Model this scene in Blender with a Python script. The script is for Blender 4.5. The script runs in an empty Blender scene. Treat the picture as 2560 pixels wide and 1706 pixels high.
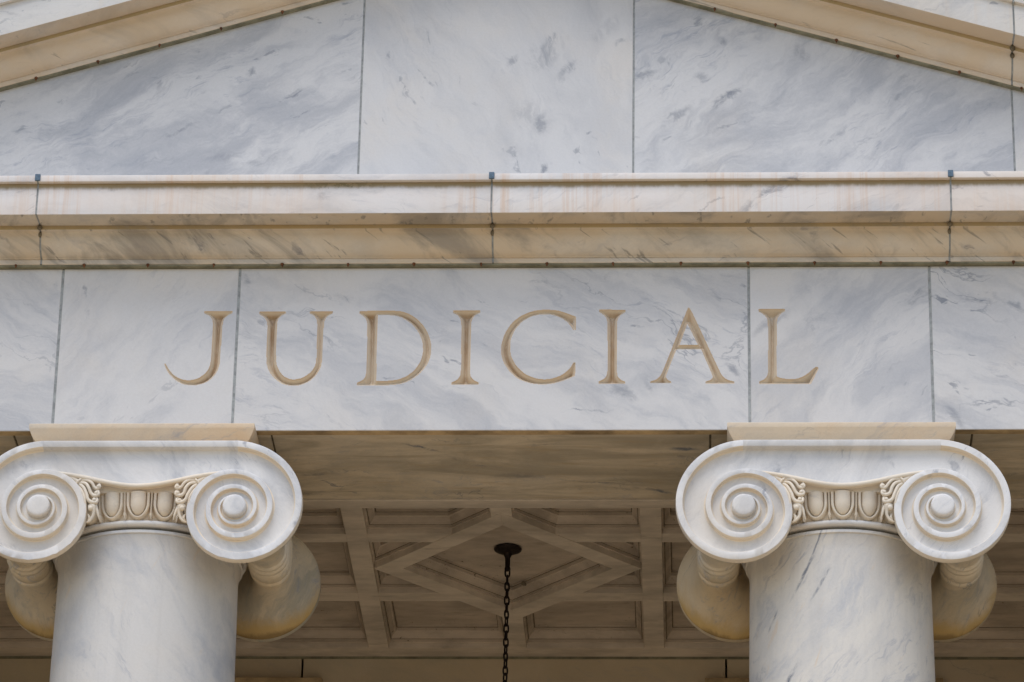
import bpy, bmesh, math, random
import numpy as np
from mathutils import Vector, Matrix

S = bpy.context.scene
R = math.radians

# ---------------------------------------------------------------- camera
cam_d = bpy.data.cameras.new("camera")
cam = bpy.data.objects.new("camera", cam_d)
S.collection.objects.link(cam)
cam_d.sensor_width = 36.0
cam_d.lens = 36.0 * 10200.0 / 2560.0
cam_d.clip_start = 0.5
cam_d.clip_end = 3000.0
_f = Vector((-0.044854064, 0.901943492, 0.429518392))
_r = Vector((0.998990096, 0.04162701, 0.016910926))
_u = Vector((0.002626867, -0.429843143, 0.902899757))
M = Matrix(((_r.x, _u.x, -_f.x), (_r.y, _u.y, -_f.y), (_r.z, _u.z, -_f.z))).to_4x4()
M.translation = Vector((0.9150229, -18.3996472, 1.2378248))
cam.matrix_world = M
S.camera = cam

# ---------------------------------------------------------------- sky, sun, exposure
SUN_EL, SUN_AZ = 64.0, 196.0          # azimuth clockwise from +Y (north)
w = bpy.data.worlds.new("World")
S.world = w
w.use_nodes = True
wn = w.node_tree
bg = wn.nodes["Background"]
sky = wn.nodes.new("ShaderNodeTexSky")
sky.sky_type = 'NISHITA'
sky.sun_disc = False
sky.sun_elevation = R(SUN_EL)
sky.sun_rotation = R(SUN_AZ)
sky.air_density = 1.0
sky.dust_density = 1.2
sky.ozone_density = 1.0
wn.links.new(sky.outputs[0], bg.inputs[0])
bg.inputs[1].default_value = 0.15

sd = bpy.data.lights.new("sun", 'SUN')
sd.energy = 1.3
sd.angle = R(32)
sd.color = (1.0, 0.96, 0.91)
so = bpy.data.objects.new("sun", sd)
S.collection.objects.link(so)
_az = R(SUN_AZ)
_d = Vector((math.sin(_az) * math.cos(R(SUN_EL)), math.cos(_az) * math.cos(R(SUN_EL)), math.sin(R(SUN_EL))))
so.rotation_euler = _d.to_track_quat('Z', 'Y').to_euler()

S.view_settings.view_transform = 'Standard'
S.view_settings.look = 'None'
S.view_settings.gamma = 1.0
S.view_settings.exposure = 0.43
S.render.engine = 'CYCLES'
S.cycles.max_bounces = 8
S.cycles.diffuse_bounces = 6

# ---------------------------------------------------------------- node helpers
class NT:
    def __init__(self, name, rough=0.6):
        self.m = bpy.data.materials.new(name)
        self.m.use_nodes = True
        self.t = self.m.node_tree
        self.b = self.t.nodes["Principled BSDF"]
        self.b.inputs["Roughness"].default_value = rough
        self.b.inputs["Specular IOR Level"].default_value = 0.3
    def put(self, sock, v):
        if hasattr(v, 'is_output'):
            self.t.links.new(v, sock)
        elif v is not None:
            if isinstance(v, tuple) and len(v) == 3 and sock.type == 'RGBA':
                v = v + (1.0,)
            sock.default_value = v
    def node(self, kind, props=None, **ins):
        n = self.t.nodes.new(kind)
        for k, v in (props or {}).items():
            setattr(n, k, v)
        for k, v in ins.items():
            key = int(k[1:]) if k[0] == 'i' and k[1:].isdigit() else k
            self.put(n.inputs[key], v)
        return n
    def math(self, op, a, b=0.0, clamp=False):
        return self.node('ShaderNodeMath', {'operation': op, 'use_clamp': clamp}, i0=a, i1=b).outputs[0]
    def vmath(self, op, a, b=(0, 0, 0)):
        n = self.node('ShaderNodeVectorMath', {'operation': op}, i0=a, i1=b)
        return n.outputs['Value'] if op in ('LENGTH', 'DOT_PRODUCT', 'DISTANCE') else n.outputs['Vector']
    def ramp(self, v, a, b, c=0.0, d=1.0, smooth=True):
        n = self.node('ShaderNodeMapRange', {'interpolation_type': 'SMOOTHSTEP' if smooth else 'LINEAR', 'clamp': True},
                      i0=v, i1=a, i2=b, i3=c, i4=d)
        return n.outputs[0]
    def mix(self, f, a, b, mode='MIX'):
        n = self.node('ShaderNodeMix', {'data_type': 'RGBA', 'blend_type': mode})
        self.put(n.inputs[0], f); self.put(n.inputs[6], a); self.put(n.inputs[7], b)
        return n.outputs[2]
    def noise(self, vec, scale, detail=6.0, rough=0.55, dist=0.0, color=False):
        n = self.node('ShaderNodeTexNoise', None, Vector=vec, Scale=scale, Detail=detail, Roughness=rough, Distortion=dist)
        return n.outputs['Color'] if color else n.outputs['Fac']
    def pos(self):
        return self.node('ShaderNodeNewGeometry').outputs['Position']
    def rotY(self, v, deg):
        return self.node('ShaderNodeVectorRotate', {'rotation_type': 'Y_AXIS'}, Vector=v, Angle=R(deg)).outputs[0]
    def xyz(self, v):
        n = self.node('ShaderNodeSeparateXYZ', None, i0=v)
        return n.outputs
    def attr(self, name):
        return self.node('ShaderNodeAttribute', {'attribute_name': name}).outputs['Fac']
    def finish(self, col, bump=None, strength=0.2, dist=0.01):
        self.put(self.b.inputs['Base Color'], col)
        if bump is not None:
            n = self.node('ShaderNodeBump', None, Strength=strength, Distance=dist, Height=bump)
            self.t.links.new(n.outputs[0], self.b.inputs['Normal'])
        return self.m


WHITE = (0.66, 0.655, 0.65)
GREY = (0.43, 0.435, 0.445)
DARK = (0.13, 0.15, 0.19)
WARM = (0.66, 0.58, 0.47)


def marble(name, seed=0.0, ang=20.0, white=WHITE, grey=GREY, dark=DARK, warm=WARM, cloud=0.5, streak=0.6,
           fleck=0.6, vein=0.4, warmth=0.35, spots=(), extra=None, rough=0.55, scale=1.0, sw=0.15, flat_xy=False):
    """White marble with grey bedding streaks, thin veins, dark flecks and cream patches.
    ang: direction of the bedding in the facade plane."""
    T = NT(name, rough)
    p0 = T.pos()
    p = T.vmath('ADD', p0, (seed * 7.13, seed * 3.71, seed * 5.37))
    warp = T.noise(p, 1.7 * scale, 4.0, 0.6, color=True)
    wv = T.vmath('MULTIPLY', T.vmath('SUBTRACT', warp, (0.5, 0.5, 0.5)), (0.35, 0.35, 0.35))
    pw = T.vmath('ADD', p, wv)
    pr = T.rotY(pw, -ang)
    # broad clouds
    c1 = T.noise(T.vmath('MULTIPLY', pr, (0.7, 1.0, 1.9)), 1.3 * scale, 12.0, 0.66, 0.7)
    f1 = T.ramp(c1, 0.42, 0.62)
    # bedding streaks
    c2 = T.noise(T.vmath('MULTIPLY', pr, (1.0, 1.8, 6.0)), 1.7 * scale, 12.0, 0.70, 0.3)
    f2 = T.math('MULTIPLY', T.ramp(c2, 0.48, 0.66), T.ramp(c1, 0.34, 0.6))
    col = T.mix(T.math('MULTIPLY', f1, cloud), white, grey)
    col = T.mix(T.math('MULTIPLY', f2, streak), col, grey)
    # cream patches
    c3 = T.noise(T.vmath('ADD', pw, (31.0, 5.0, 11.0)), 1.1 * scale, 5.0, 0.6)
    f3 = T.ramp(c3, 0.45, 0.72)
    col = T.mix(T.math('MULTIPLY', f3, warmth), col, warm)
    # veins
    c4 = T.noise(T.vmath('MULTIPLY', pr, (1.0, 1.3, 2.6)), 1.5 * scale, 8.0, 0.55, 0.4)
    v = T.math('ABSOLUTE', T.math('SUBTRACT', c4, 0.5))
    v = T.ramp(v, 0.0, 0.011, 1.0, 0.0)
    vm = T.ramp(T.noise(T.vmath('ADD', p, (3.0, 9.0, 1.0)), 1.4 * scale, 3.0), 0.5, 0.68)
    v = T.math('MULTIPLY', v, vm)
    col = T.mix(T.math('MULTIPLY', v, vein), col, dark)
    # fine crisp streaks inside the grey beds
    c6 = T.noise(T.vmath('MULTIPLY', pr, (1.0, 2.5, 7.0)), 4.5 * scale, 9.0, 0.72, 0.5)
    m6 = T.ramp(T.noise(T.vmath('MULTIPLY', T.vmath('ADD', pr, (5.0, 1.0, 8.0)), (1.0, 1.0, 2.0)), 1.1 * scale, 5.0, 0.6), 0.42, 0.62)
    col = T.mix(T.math('MULTIPLY', T.math('MULTIPLY', T.ramp(c6, 0.52, 0.66), m6), streak * 0.7), col, (0.27, 0.29, 0.34))
    # dark flecks
    c5 = T.noise(T.vmath('MULTIPLY', pr, (1.0, 2.0, 3.4)), 5.0 * scale, 6.0, 0.6, 0.2)
    fm = T.ramp(T.noise(T.vmath('ADD', p, (13.0, 2.0, 7.0)), 1.0 * scale, 3.0), 0.45, 0.62)
    f5 = T.math('MULTIPLY', T.ramp(c5, 0.62, 0.69), fm)
    col = T.mix(T.math('MULTIPLY', f5, fleck), col, dark)
    # individual markings of this slab: (x, z, length, width, degrees, strength)
    if spots:
        w2 = T.noise(p, 7.0, 6.0, 0.65, color=True)
        pb = p0
        if flat_xy:
            sx_ = T.xyz(p0)
            pb = T.node('ShaderNodeCombineXYZ', None, i0=sx_[0], i1=0.0, i2=sx_[1]).outputs[0]
        ps = T.vmath('ADD', pb, T.vmath('MULTIPLY', T.vmath('SUBTRACT', w2, (0.5, 0.5, 0.5)), (sw, 0.0, sw)))
        br = T.ramp(T.noise(T.vmath('MULTIPLY', pr, (0.7, 1.0, 1.6)), 8.0, 9.0, 0.72, 0.5), 0.40, 0.60)
        for (sx, sz, ln, wd, a, st) in spots:
            q = T.rotY(T.vmath('SUBTRACT', ps, (sx, 0.0, sz)), -a)
            q = T.vmath('MULTIPLY', q, (2.0 / ln, 0.0, 2.0 / wd))
            d = T.vmath('LENGTH', q)
            k = T.math('MULTIPLY', T.ramp(d, 0.25, 1.1, 1.0, 0.0), T.math('MULTIPLY', br, min(1.0, st * (0.8 if sw > .1 else 1.3))))
            col = T.mix(k, col, (0.12, 0.14, 0.18))
    # crystal grain
    g = T.noise(p, 90.0, 3.0, 0.7)
    col = T.mix(0.5, col, T.mix(g, (0.40, 0.40, 0.40), (0.60, 0.60, 0.60)), 'OVERLAY')
    if extra:
        col = extra(T, p0, col)
    b = T.math('ADD', T.math('MULTIPLY', g, 0.3), T.noise(p, 14.0, 5.0, 0.6))
    return T.finish(col, b, 0.22, 0.006)


def flat(name, col, rough=0.7, var=0.25, sc=20.0, metallic=0.0):
    T = NT(name, rough)
    p = T.pos()
    n = T.noise(p, sc, 6.0, 0.65)
    c = T.mix(T.ramp(n, 0.3, 0.7), tuple(x * (1 - var) for x in col), tuple(min(1, x * (1 + var)) for x in col))
    T.b.inputs['Metallic'].default_value = metallic
    return T.finish(c, n, 0.3, 0.003)

# ---------------------------------------------------------------- mesh helpers
def link(o, parent=None):
    S.collection.objects.link(o)
    if parent is not None:
        o.parent = parent
    return o

def empty(name, loc, parent=None):
    o = bpy.data.objects.new(name, None)
    o.empty_display_size = 0.3
    link(o, parent)
    o.location = loc
    return o

def make(name, verts, faces, mat, parent=None, smooth=None, recalc=True, mats=None, midx=None):
    me = bpy.data.meshes.new(name)
    me.from_pydata([tuple(v) for v in verts], [], [tuple(f) for f in faces])
    if recalc:
        bm = bmesh.new(); bm.from_mesh(me)
        bmesh.ops.recalc_face_normals(bm, faces=bm.faces)
        bm.to_mesh(me); bm.free()
    me.materials.append(mat)
    if mats:
        for m in mats: me.materials.append(m)
        me.polygons.foreach_set('material_index', midx)
    if smooth is not None:
        me.polygons.foreach_set('use_smooth', [True] * len(me.polygons))
        me.set_sharp_from_angle(angle=R(smooth))
    me.update()
    o = bpy.data.objects.new(name, me)
    return link(o, parent)

def fast_make(name, verts, quads, mat, parent=None, smooth=None):
    """numpy verts (n,3) and quads (m,4)"""
    me = bpy.data.meshes.new(name)
    me.vertices.add(len(verts))
    me.vertices.foreach_set('co', np.asarray(verts, dtype=np.float32).ravel())
    q = np.asarray(quads, dtype=np.int32)
    me.loops.add(q.size)
    me.loops.foreach_set('vertex_index', q.ravel())
    me.polygons.add(len(q))
    me.polygons.foreach_set('loop_start', np.arange(0, q.size, 4, dtype=np.int32))
    me.update(calc_edges=True)
    me.materials.append(mat)
    if smooth is not None:
        me.polygons.foreach_set('use_smooth', [True] * len(me.polygons))
        me.set_sharp_from_angle(angle=R(smooth))
    me.validate()
    return link(bpy.data.objects.new(name, me), parent)

def grid_quads(nu, nv, wrap_u=False):
    """vertex index = i*nv + j"""
    I = np.arange(nu if wrap_u else nu - 1)[:, None]
    J = np.arange(nv - 1)[None, :]
    I2 = (I + 1) % nu
    a = I * nv + J; b = I2 * nv + J
    return np.stack([a, b, b + 1, a + 1], -1).reshape(-1, 4)

class MB:
    def __init__(self):
        self.bm = bmesh.new()
    def box(self, x0, x1, y0, y1, z0, z1, bev=0.0):
        r = bmesh.ops.create_cube(self.bm, size=1.0)
        vs = r['verts']
        for v in vs:
            v.co = Vector(((x0 + x1) / 2 + v.co.x * (x1 - x0), (y0 + y1) / 2 + v.co.y * (y1 - y0), (z0 + z1) / 2 + v.co.z * (z1 - z0)))
        if bev:
            es = list({e for v in vs for e in v.link_edges})
            bmesh.ops.bevel(self.bm, geom=es, offset=bev, segments=2, affect='EDGES', profile=0.6)
        return self
    def prism(self, pts, d, bev=0.0):
        """extrude polygon (list of Vectors) by vector d"""
        a = [self.bm.verts.new(p) for p in pts]
        b = [self.bm.verts.new(Vector(p) + Vector(d)) for p in pts]
        n = len(pts)
        fs = [self.bm.faces.new(a), self.bm.faces.new(list(reversed(b)))]
        for i in range(n):
            fs.append(self.bm.faces.new((a[i], a[(i + 1) % n], b[(i + 1) % n], b[i])))
        bmesh.ops.recalc_face_normals(self.bm, faces=fs)
        if bev:
            es = list({e for f in fs for e in f.edges})
            bmesh.ops.bevel(self.bm, geom=es, offset=bev, segments=2, affect='EDGES', profile=0.6)
        return self
    def tube(self, path, radii, seg=10, cap=True):
        path = [Vector(p) for p in path]
        rings = []
        up = Vector((0, 1, 0))
        for i, p in enumerate(path):
            t = (path[min(i + 1, len(path) - 1)] - path[max(i - 1, 0)]).normalized()
            a = t.cross(up)
            if a.length < 1e-4: a = t.cross(Vector((0, 0, 1)))
            a.normalize(); b = t.cross(a).normalized()
            rings.append([self.bm.verts.new(p + (a * math.cos(2 * math.pi * k / seg) + b * math.sin(2 * math.pi * k / seg)) * radii[i]) for k in range(seg)])
        for i in range(len(rings) - 1):
            for k in range(seg):
                self.bm.faces.new((rings[i][k], rings[i][(k + 1) % seg], rings[i + 1][(k + 1) % seg], rings[i + 1][k]))
        if cap:
            self.bm.faces.new(rings[0]); self.bm.faces.new(list(reversed(rings[-1])))
        return self
    def lathe(self, prof, c, seg=96, axis='Z', cap=True):
        """prof: (radius, height)"""
        c = Vector(c); rings = []
        for (r, h) in prof:
            ring = []
            for k in range(seg):
                a = 2 * math.pi * k / seg
                if axis == 'Z': q = Vector((r * math.cos(a), r * math.sin(a), h))
                else: q = Vector((r * math.cos(a), h, r * math.sin(a)))
                ring.append(self.bm.verts.new(c + q))
            rings.append(ring)
        for i in range(len(rings) - 1):
            for k in range(seg):
                self.bm.faces.new((rings[i][k], rings[i][(k + 1) % seg], rings[i + 1][(k + 1) % seg], rings[i + 1][k]))
        if cap:
            self.bm.faces.new(rings[0]); self.bm.faces.new(list(reversed(rings[-1])))
        return self
    def sphere(self, c, r, sx=1, sy=1, sz=1, seg=12):
        q = bmesh.ops.create_uvsphere(self.bm, u_segments=seg, v_segments=max(6, seg * 2 // 3), radius=r)
        for v in q['verts']:
            v.co = Vector(c) + Vector((v.co.x * sx, v.co.y * sy, v.co.z * sz))
        return self
    def build(self, name, mat, parent=None, smooth=None, recalc=True):
        if recalc: bmesh.ops.recalc_face_normals(self.bm, faces=self.bm.faces)
        me = bpy.data.meshes.new(name)
        self.bm.to_mesh(me); self.bm.free()
        me.materials.append(mat)
        if smooth is not None:
            me.polygons.foreach_set('use_smooth', [True] * len(me.polygons))
            me.set_sharp_from_angle(angle=R(smooth))
        return link(bpy.data.objects.new(name, me), parent)

def tag(o, label=None, cat=None, group=None, kind=None):
    if label: o['label'] = label
    if cat: o['category'] = cat
    if group: o['group'] = group
    if kind: o['kind'] = kind
    return o

def catmull(pts, n=8):
    pts = [np.array(p, float) for p in pts]
    P = [2 * pts[0] - pts[1]] + pts + [2 * pts[-1] - pts[-2]]
    out = []
    for i in range(1, len(P) - 2):
        for k in range(n):
            t = k / n
            a, b, c, d = P[i - 1], P[i], P[i + 1], P[i + 2]
            out.append(0.5 * ((2 * b) + (-a + c) * t + (2 * a - 5 * b + 4 * c - d) * t * t + (-a + 3 * b - 3 * c + d) * t ** 3))
    out.append(pts[-1])
    return out

# ================================================================ the place: measures (metres)
Z_ARCH = 9.511       # underside of the architrave / frieze stones
Z_FRZ = 10.4104      # top of the frieze
XC = -0.10           # centre line of the portico
Y_ARCH = 0.875       # back edge of the architrave soffit
AXIS_Y = 0.455       # column axes
COLS = (-1.822, 1.6313)
RAKE = 0.3065
Z_APEX = 12.226
X_END = 4.35         # half width of the pediment
Z_GND, Z_FLOOR = -0.4, 0.8

def zr(x):           # lower edge of the raking cornice on the tympanum plane
    return Z_APEX - RAKE * abs(x - XC)

# ---------------------------------------------------------------- materials
def stain_corona(T, p0, col):
    s = T.xyz(p0)
    # rust-orange runs below the fillet, strongest by the block joints
    st = T.noise(T.vmath('MULTIPLY', p0, (26.0, 1.0, 0.7)), 1.0, 6.0, 0.7)
    ms = T.noise(T.vmath('MULTIPLY', p0, (1.6, 0.0, 0.8)), 1.0, 3.0)
    k = T.math('MULTIPLY', T.ramp(st, 0.46, 0.75), T.ramp(ms, 0.4, 0.62))
    col = T.mix(T.math('MULTIPLY', k, 0.7), col, (0.60, 0.41, 0.27))
    # broad peach wash
    m2 = T.noise(T.vmath('MULTIPLY', p0, (1.1, 0.3, 2.0)), 1.0, 5.0)
    col = T.mix(T.ramp(m2, 0.4, 0.7, 0.0, 0.45), col, (0.72, 0.58, 0.46))
    # green-brown line of dirt right under the fillet
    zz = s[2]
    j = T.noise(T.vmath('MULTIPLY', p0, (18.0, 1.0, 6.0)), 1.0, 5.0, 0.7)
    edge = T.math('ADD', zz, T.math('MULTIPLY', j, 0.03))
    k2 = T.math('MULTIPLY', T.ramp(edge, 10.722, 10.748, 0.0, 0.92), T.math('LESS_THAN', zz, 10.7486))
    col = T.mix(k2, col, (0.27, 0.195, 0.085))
    # mossy patch at one place and its repeat near the lower arris
    d = T.math('ABSOLUTE', T.math('SUBTRACT', s[0], -0.86))
    nn = T.noise(p0, 45.0, 4.0, 0.7)
    m = T.math('MULTIPLY', T.ramp(d, 0.0, 0.30, 1.0, 0.0), T.ramp(T.math('ADD', nn, T.ramp(zz, 10.69, 10.745, -0.16, 0.13)), 0.55, 0.63))
    m = T.math('MULTIPLY', m, T.math('LESS_THAN', zz, 10.7486))
    col = T.mix(T.math('MULTIPLY', m, 0.75), col, (0.17, 0.14, 0.07))
    return col

def stain_rake(T, p0, col):
    st = T.noise(T.vmath('MULTIPLY', p0, (22.0, 1.0, 0.7)), 1.0, 6.0, 0.7)
    return T.mix(T.ramp(st, 0.5, 0.75, 0.0, 0.25), col, (0.66, 0.52, 0.38))

def bounce_stain_bed(T, p0, col):  # staining, its tan deepened to paint in warm ground bounce; grey streaks on top
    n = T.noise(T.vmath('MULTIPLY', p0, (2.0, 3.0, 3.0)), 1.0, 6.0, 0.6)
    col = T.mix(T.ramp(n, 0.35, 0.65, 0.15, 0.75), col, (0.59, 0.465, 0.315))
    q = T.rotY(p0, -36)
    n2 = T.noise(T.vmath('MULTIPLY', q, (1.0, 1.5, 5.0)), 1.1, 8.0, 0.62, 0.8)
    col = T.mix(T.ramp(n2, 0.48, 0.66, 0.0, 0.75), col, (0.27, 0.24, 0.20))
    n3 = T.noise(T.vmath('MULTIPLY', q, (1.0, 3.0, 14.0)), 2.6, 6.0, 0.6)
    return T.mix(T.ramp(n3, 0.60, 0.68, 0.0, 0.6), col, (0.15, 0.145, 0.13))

def bounce_stain_rbed(T, p0, col):  # raking version: same tan with ground bounce painted in, fainter streaks
    n = T.noise(T.vmath('MULTIPLY', p0, (2.0, 3.0, 3.0)), 1.0, 6.0, 0.6)
    col = T.mix(T.ramp(n, 0.35, 0.65, 0.15, 0.75), col, (0.59, 0.465, 0.315))
    q = T.rotY(p0, -20)
    n2 = T.noise(T.vmath('MULTIPLY', q, (1.0, 1.5, 5.0)), 1.1, 8.0, 0.62, 0.8)
    col = T.mix(T.ramp(n2, 0.48, 0.66, 0.0, 0.3), col, (0.27, 0.24, 0.20))
    n3 = T.noise(T.vmath('MULTIPLY', q, (1.0, 3.0, 14.0)), 2.6, 6.0, 0.6)
    return T.mix(T.ramp(n3, 0.64, 0.70, 0.0, 0.5), col, (0.15, 0.145, 0.13))

def stain_inner(T, p0, col):
    n = T.noise(T.vmath('MULTIPLY', p0, (0.8, 0.8, 1.5)), 1.0, 6.0, 0.6)
    return T.mix(T.ramp(n, 0.3, 0.7, 0.15, 0.6), col, (0.46, 0.36, 0.24))

def stain_drips(T, p0, col):      # faint rust below the studs of the raking cornice
    st = T.noise(T.vmath('MULTIPLY', p0, (9.0, 1.0, 0.6)), 1.0, 5.0, 0.6)
    return T.mix(T.ramp(st, 0.62, 0.8, 0.0, 0.2), col, (0.55, 0.47, 0.36))

BW = (0.585, 0.578, 0.565)
BF = (0.615, 0.598, 0.575)
M_T = [
    marble('tympanum_marble_a', 1.0, -24, white=BW, grey=(0.385, 0.393, 0.41), cloud=0.85, streak=0.85, fleck=0.5, vein=0.35, warmth=0.12,
           spots=[(-2.35, 11.24, .22, .02, 4, .35), (-1.37, 11.55, .08, .045, -15, .7), (-1.15, 11.42, .14, .03, -30, .5), (-1.75, 11.2, .3, .03, -28, .5),
                  (-1.4, 11.05, .5, .12, 0, .4), (-1.66, 11.5, .05, .03, -40, .6)]),
    marble('tympanum_marble_b', 2.3, 60, white=BW, grey=(0.385, 0.393, 0.41), cloud=0.3, streak=0.25, fleck=0.6, vein=0.1, warmth=0.4,
           spots=[(0.15, 11.66, .30, .17, -50, .5), (0.26, 11.55, .16, .07, -50, .7), (0.20, 11.74, .13, .06, -60, .6), (0.07, 11.28, .30, .2, 50, .3), (0.12, 11.24, .05, .12, 0, .5), (0.46, 11.78, .3, .12, -45, .25),
                  (-0.03, 11.6, .1, .06, -60, .6), (0.54, 11.72, .08, .04, -20, .6), (0.15, 10.97, .14, .05, -60, .8), (0.36, 11.17, .05, .03, -60, .7)]),
    marble('tympanum_marble_c', 3.7, -38, white=BW, grey=(0.385, 0.393, 0.41), cloud=0.75, streak=0.85, fleck=0.7, vein=0.3, warmth=0.25,
           spots=[(1.08, 11.38, .26, .06, -35, .95), (0.95, 11.83, .11, .05, -70, .8), (0.66, 11.51, .16, .05, -30, .6), (0.95, 11.5, .1, .06, 40, .5),
                  (0.81, 11.27, .25, .07, -40, .6), (1.6, 11.14, .2, .05, -40, .6), (1.94, 11.37, .1, .04, -40, .7), (1.12, 11.22, .3, .02, -20, .5),
                  (1.07, 11.72, .1, .07, 60, .6), (1.47, 11.63, .12, .08, 60, .5)]),
    marble('tympanum_marble_d', 5.2, -30, white=BW, grey=(0.385, 0.393, 0.41), cloud=0.5, streak=0.4, fleck=0.3, vein=0.2, warmth=0.5),
]
M_F = [
    marble('frieze_marble_a', 11.0, 30, white=BF, grey=(0.41, 0.415, 0.43), cloud=0.7, streak=0.6, fleck=0.5, vein=0.35, warmth=0.3),
    marble('frieze_marble_b', 12.4, -50, white=BF, grey=(0.41, 0.415, 0.43), cloud=0.5, streak=0.3, fleck=0.25, vein=0.15, warmth=0.35,
           spots=[(-2.16, 10.27, .1, .03, 80, .7), (-2.15, 10.18, .07, .03, 70, .5)]),
    marble('frieze_marble_c', 14.1, 25, white=BF, grey=(0.41, 0.415, 0.43), cloud=0.55, streak=0.6, fleck=0.7, vein=0.5, warmth=0.25,
           spots=[(-0.84, 10.24, .16, .05, 25, .6), (-1.36, 10.33, .12, .05, 60, .6), (0.37, 9.62, .28, .016, 3, .9), (-0.92, 9.62, .3, .03, 45, .5),
                  (0.15, 10.33, .3, .03, 10, .5), (0.55, 9.72, .2, .08, 40, .6), (0.72, 9.75, .2, .09, 50, .5), (1.1, 9.86, .18, .05, 30, .7),
                  (0.62, 10.08, .1, .03, 0, .7), (-0.85, 9.82, .06, .06, 60, .5)]),
    marble('frieze_marble_d', 15.9, -42, white=BF, grey=(0.41, 0.415, 0.43), cloud=0.6, streak=0.6, fleck=0.35, vein=0.2, warmth=0.25,
           spots=[(2.02, 10.24, .26, .05, -32, .6), (1.3, 10.1, .3, .06, -35, .45)]),
    marble('frieze_marble_e', 17.3, 28, white=BF, grey=(0.41, 0.415, 0.43), cloud=0.5, streak=0.6, fleck=0.9, vein=0.6, warmth=0.45,
           spots=[(2.2, 9.58, .2, .06, 60, .5), (2.3, 10.24, .3, .05, 20, .6), (2.5, 10.2, .3, .05, 35, .6)]),
]
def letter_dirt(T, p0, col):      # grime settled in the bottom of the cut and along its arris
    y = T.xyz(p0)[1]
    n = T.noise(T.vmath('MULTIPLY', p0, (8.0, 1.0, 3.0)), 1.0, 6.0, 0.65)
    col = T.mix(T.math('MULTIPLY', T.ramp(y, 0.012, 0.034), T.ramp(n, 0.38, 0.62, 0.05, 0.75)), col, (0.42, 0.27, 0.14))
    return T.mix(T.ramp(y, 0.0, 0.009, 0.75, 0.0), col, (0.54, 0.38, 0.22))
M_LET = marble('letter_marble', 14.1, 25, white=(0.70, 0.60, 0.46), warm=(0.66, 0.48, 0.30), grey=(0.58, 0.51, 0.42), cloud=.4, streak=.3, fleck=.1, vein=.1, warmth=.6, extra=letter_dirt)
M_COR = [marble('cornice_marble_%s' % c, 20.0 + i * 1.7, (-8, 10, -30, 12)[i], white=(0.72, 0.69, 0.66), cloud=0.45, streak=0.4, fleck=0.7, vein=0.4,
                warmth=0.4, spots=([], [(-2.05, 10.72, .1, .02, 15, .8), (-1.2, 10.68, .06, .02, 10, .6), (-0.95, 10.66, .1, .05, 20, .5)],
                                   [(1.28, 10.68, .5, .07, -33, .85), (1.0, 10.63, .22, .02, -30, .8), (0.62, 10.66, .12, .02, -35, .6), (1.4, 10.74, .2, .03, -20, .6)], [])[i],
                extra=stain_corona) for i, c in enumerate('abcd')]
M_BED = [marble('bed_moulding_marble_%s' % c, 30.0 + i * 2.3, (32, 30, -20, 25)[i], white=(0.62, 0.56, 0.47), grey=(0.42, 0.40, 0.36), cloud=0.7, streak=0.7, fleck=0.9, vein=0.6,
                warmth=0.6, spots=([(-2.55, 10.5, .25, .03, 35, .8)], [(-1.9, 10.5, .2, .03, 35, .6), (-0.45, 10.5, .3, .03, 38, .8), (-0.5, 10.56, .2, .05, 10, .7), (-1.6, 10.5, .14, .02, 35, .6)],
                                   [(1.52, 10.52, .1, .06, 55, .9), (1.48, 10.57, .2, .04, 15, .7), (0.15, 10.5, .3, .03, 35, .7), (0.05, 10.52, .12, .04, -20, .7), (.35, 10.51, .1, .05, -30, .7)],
                                   [])[i], extra=bounce_stain_bed) for i, c in enumerate('abcd')]
M_RAKE = marble('raking_cornice_marble', 40.0, -20, white=(0.68, 0.66, 0.62), cloud=0.5, streak=0.4, fleck=0.5, vein=0.3, warmth=0.4, extra=stain_rake)
M_RBED = marble('raking_bed_marble', 41.0, -20, white=(0.64, 0.57, 0.48), grey=(0.45, 0.42, 0.38), cloud=0.4, streak=0.4, fleck=0.8, vein=0.4, warmth=0.7, extra=bounce_stain_rbed)
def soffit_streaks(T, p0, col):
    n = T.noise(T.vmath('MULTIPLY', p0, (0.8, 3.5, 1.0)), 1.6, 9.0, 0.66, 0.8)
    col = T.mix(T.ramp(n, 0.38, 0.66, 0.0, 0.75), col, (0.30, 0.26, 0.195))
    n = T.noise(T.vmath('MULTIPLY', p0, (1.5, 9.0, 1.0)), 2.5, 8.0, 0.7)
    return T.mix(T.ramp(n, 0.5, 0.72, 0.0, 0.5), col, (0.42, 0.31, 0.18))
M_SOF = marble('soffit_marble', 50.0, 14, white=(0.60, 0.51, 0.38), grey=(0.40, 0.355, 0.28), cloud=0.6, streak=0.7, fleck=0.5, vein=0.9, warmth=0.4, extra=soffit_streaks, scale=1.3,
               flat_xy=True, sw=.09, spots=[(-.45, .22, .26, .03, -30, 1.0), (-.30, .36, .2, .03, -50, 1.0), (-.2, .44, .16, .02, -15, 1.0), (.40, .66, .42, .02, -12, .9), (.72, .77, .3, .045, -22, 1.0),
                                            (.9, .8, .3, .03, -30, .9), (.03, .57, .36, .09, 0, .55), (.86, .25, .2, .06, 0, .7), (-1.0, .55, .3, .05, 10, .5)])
M_DRIP = flat('drip_edge_stained', (0.40, 0.29, 0.16), 0.7, 0.45, 5.0)
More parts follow.
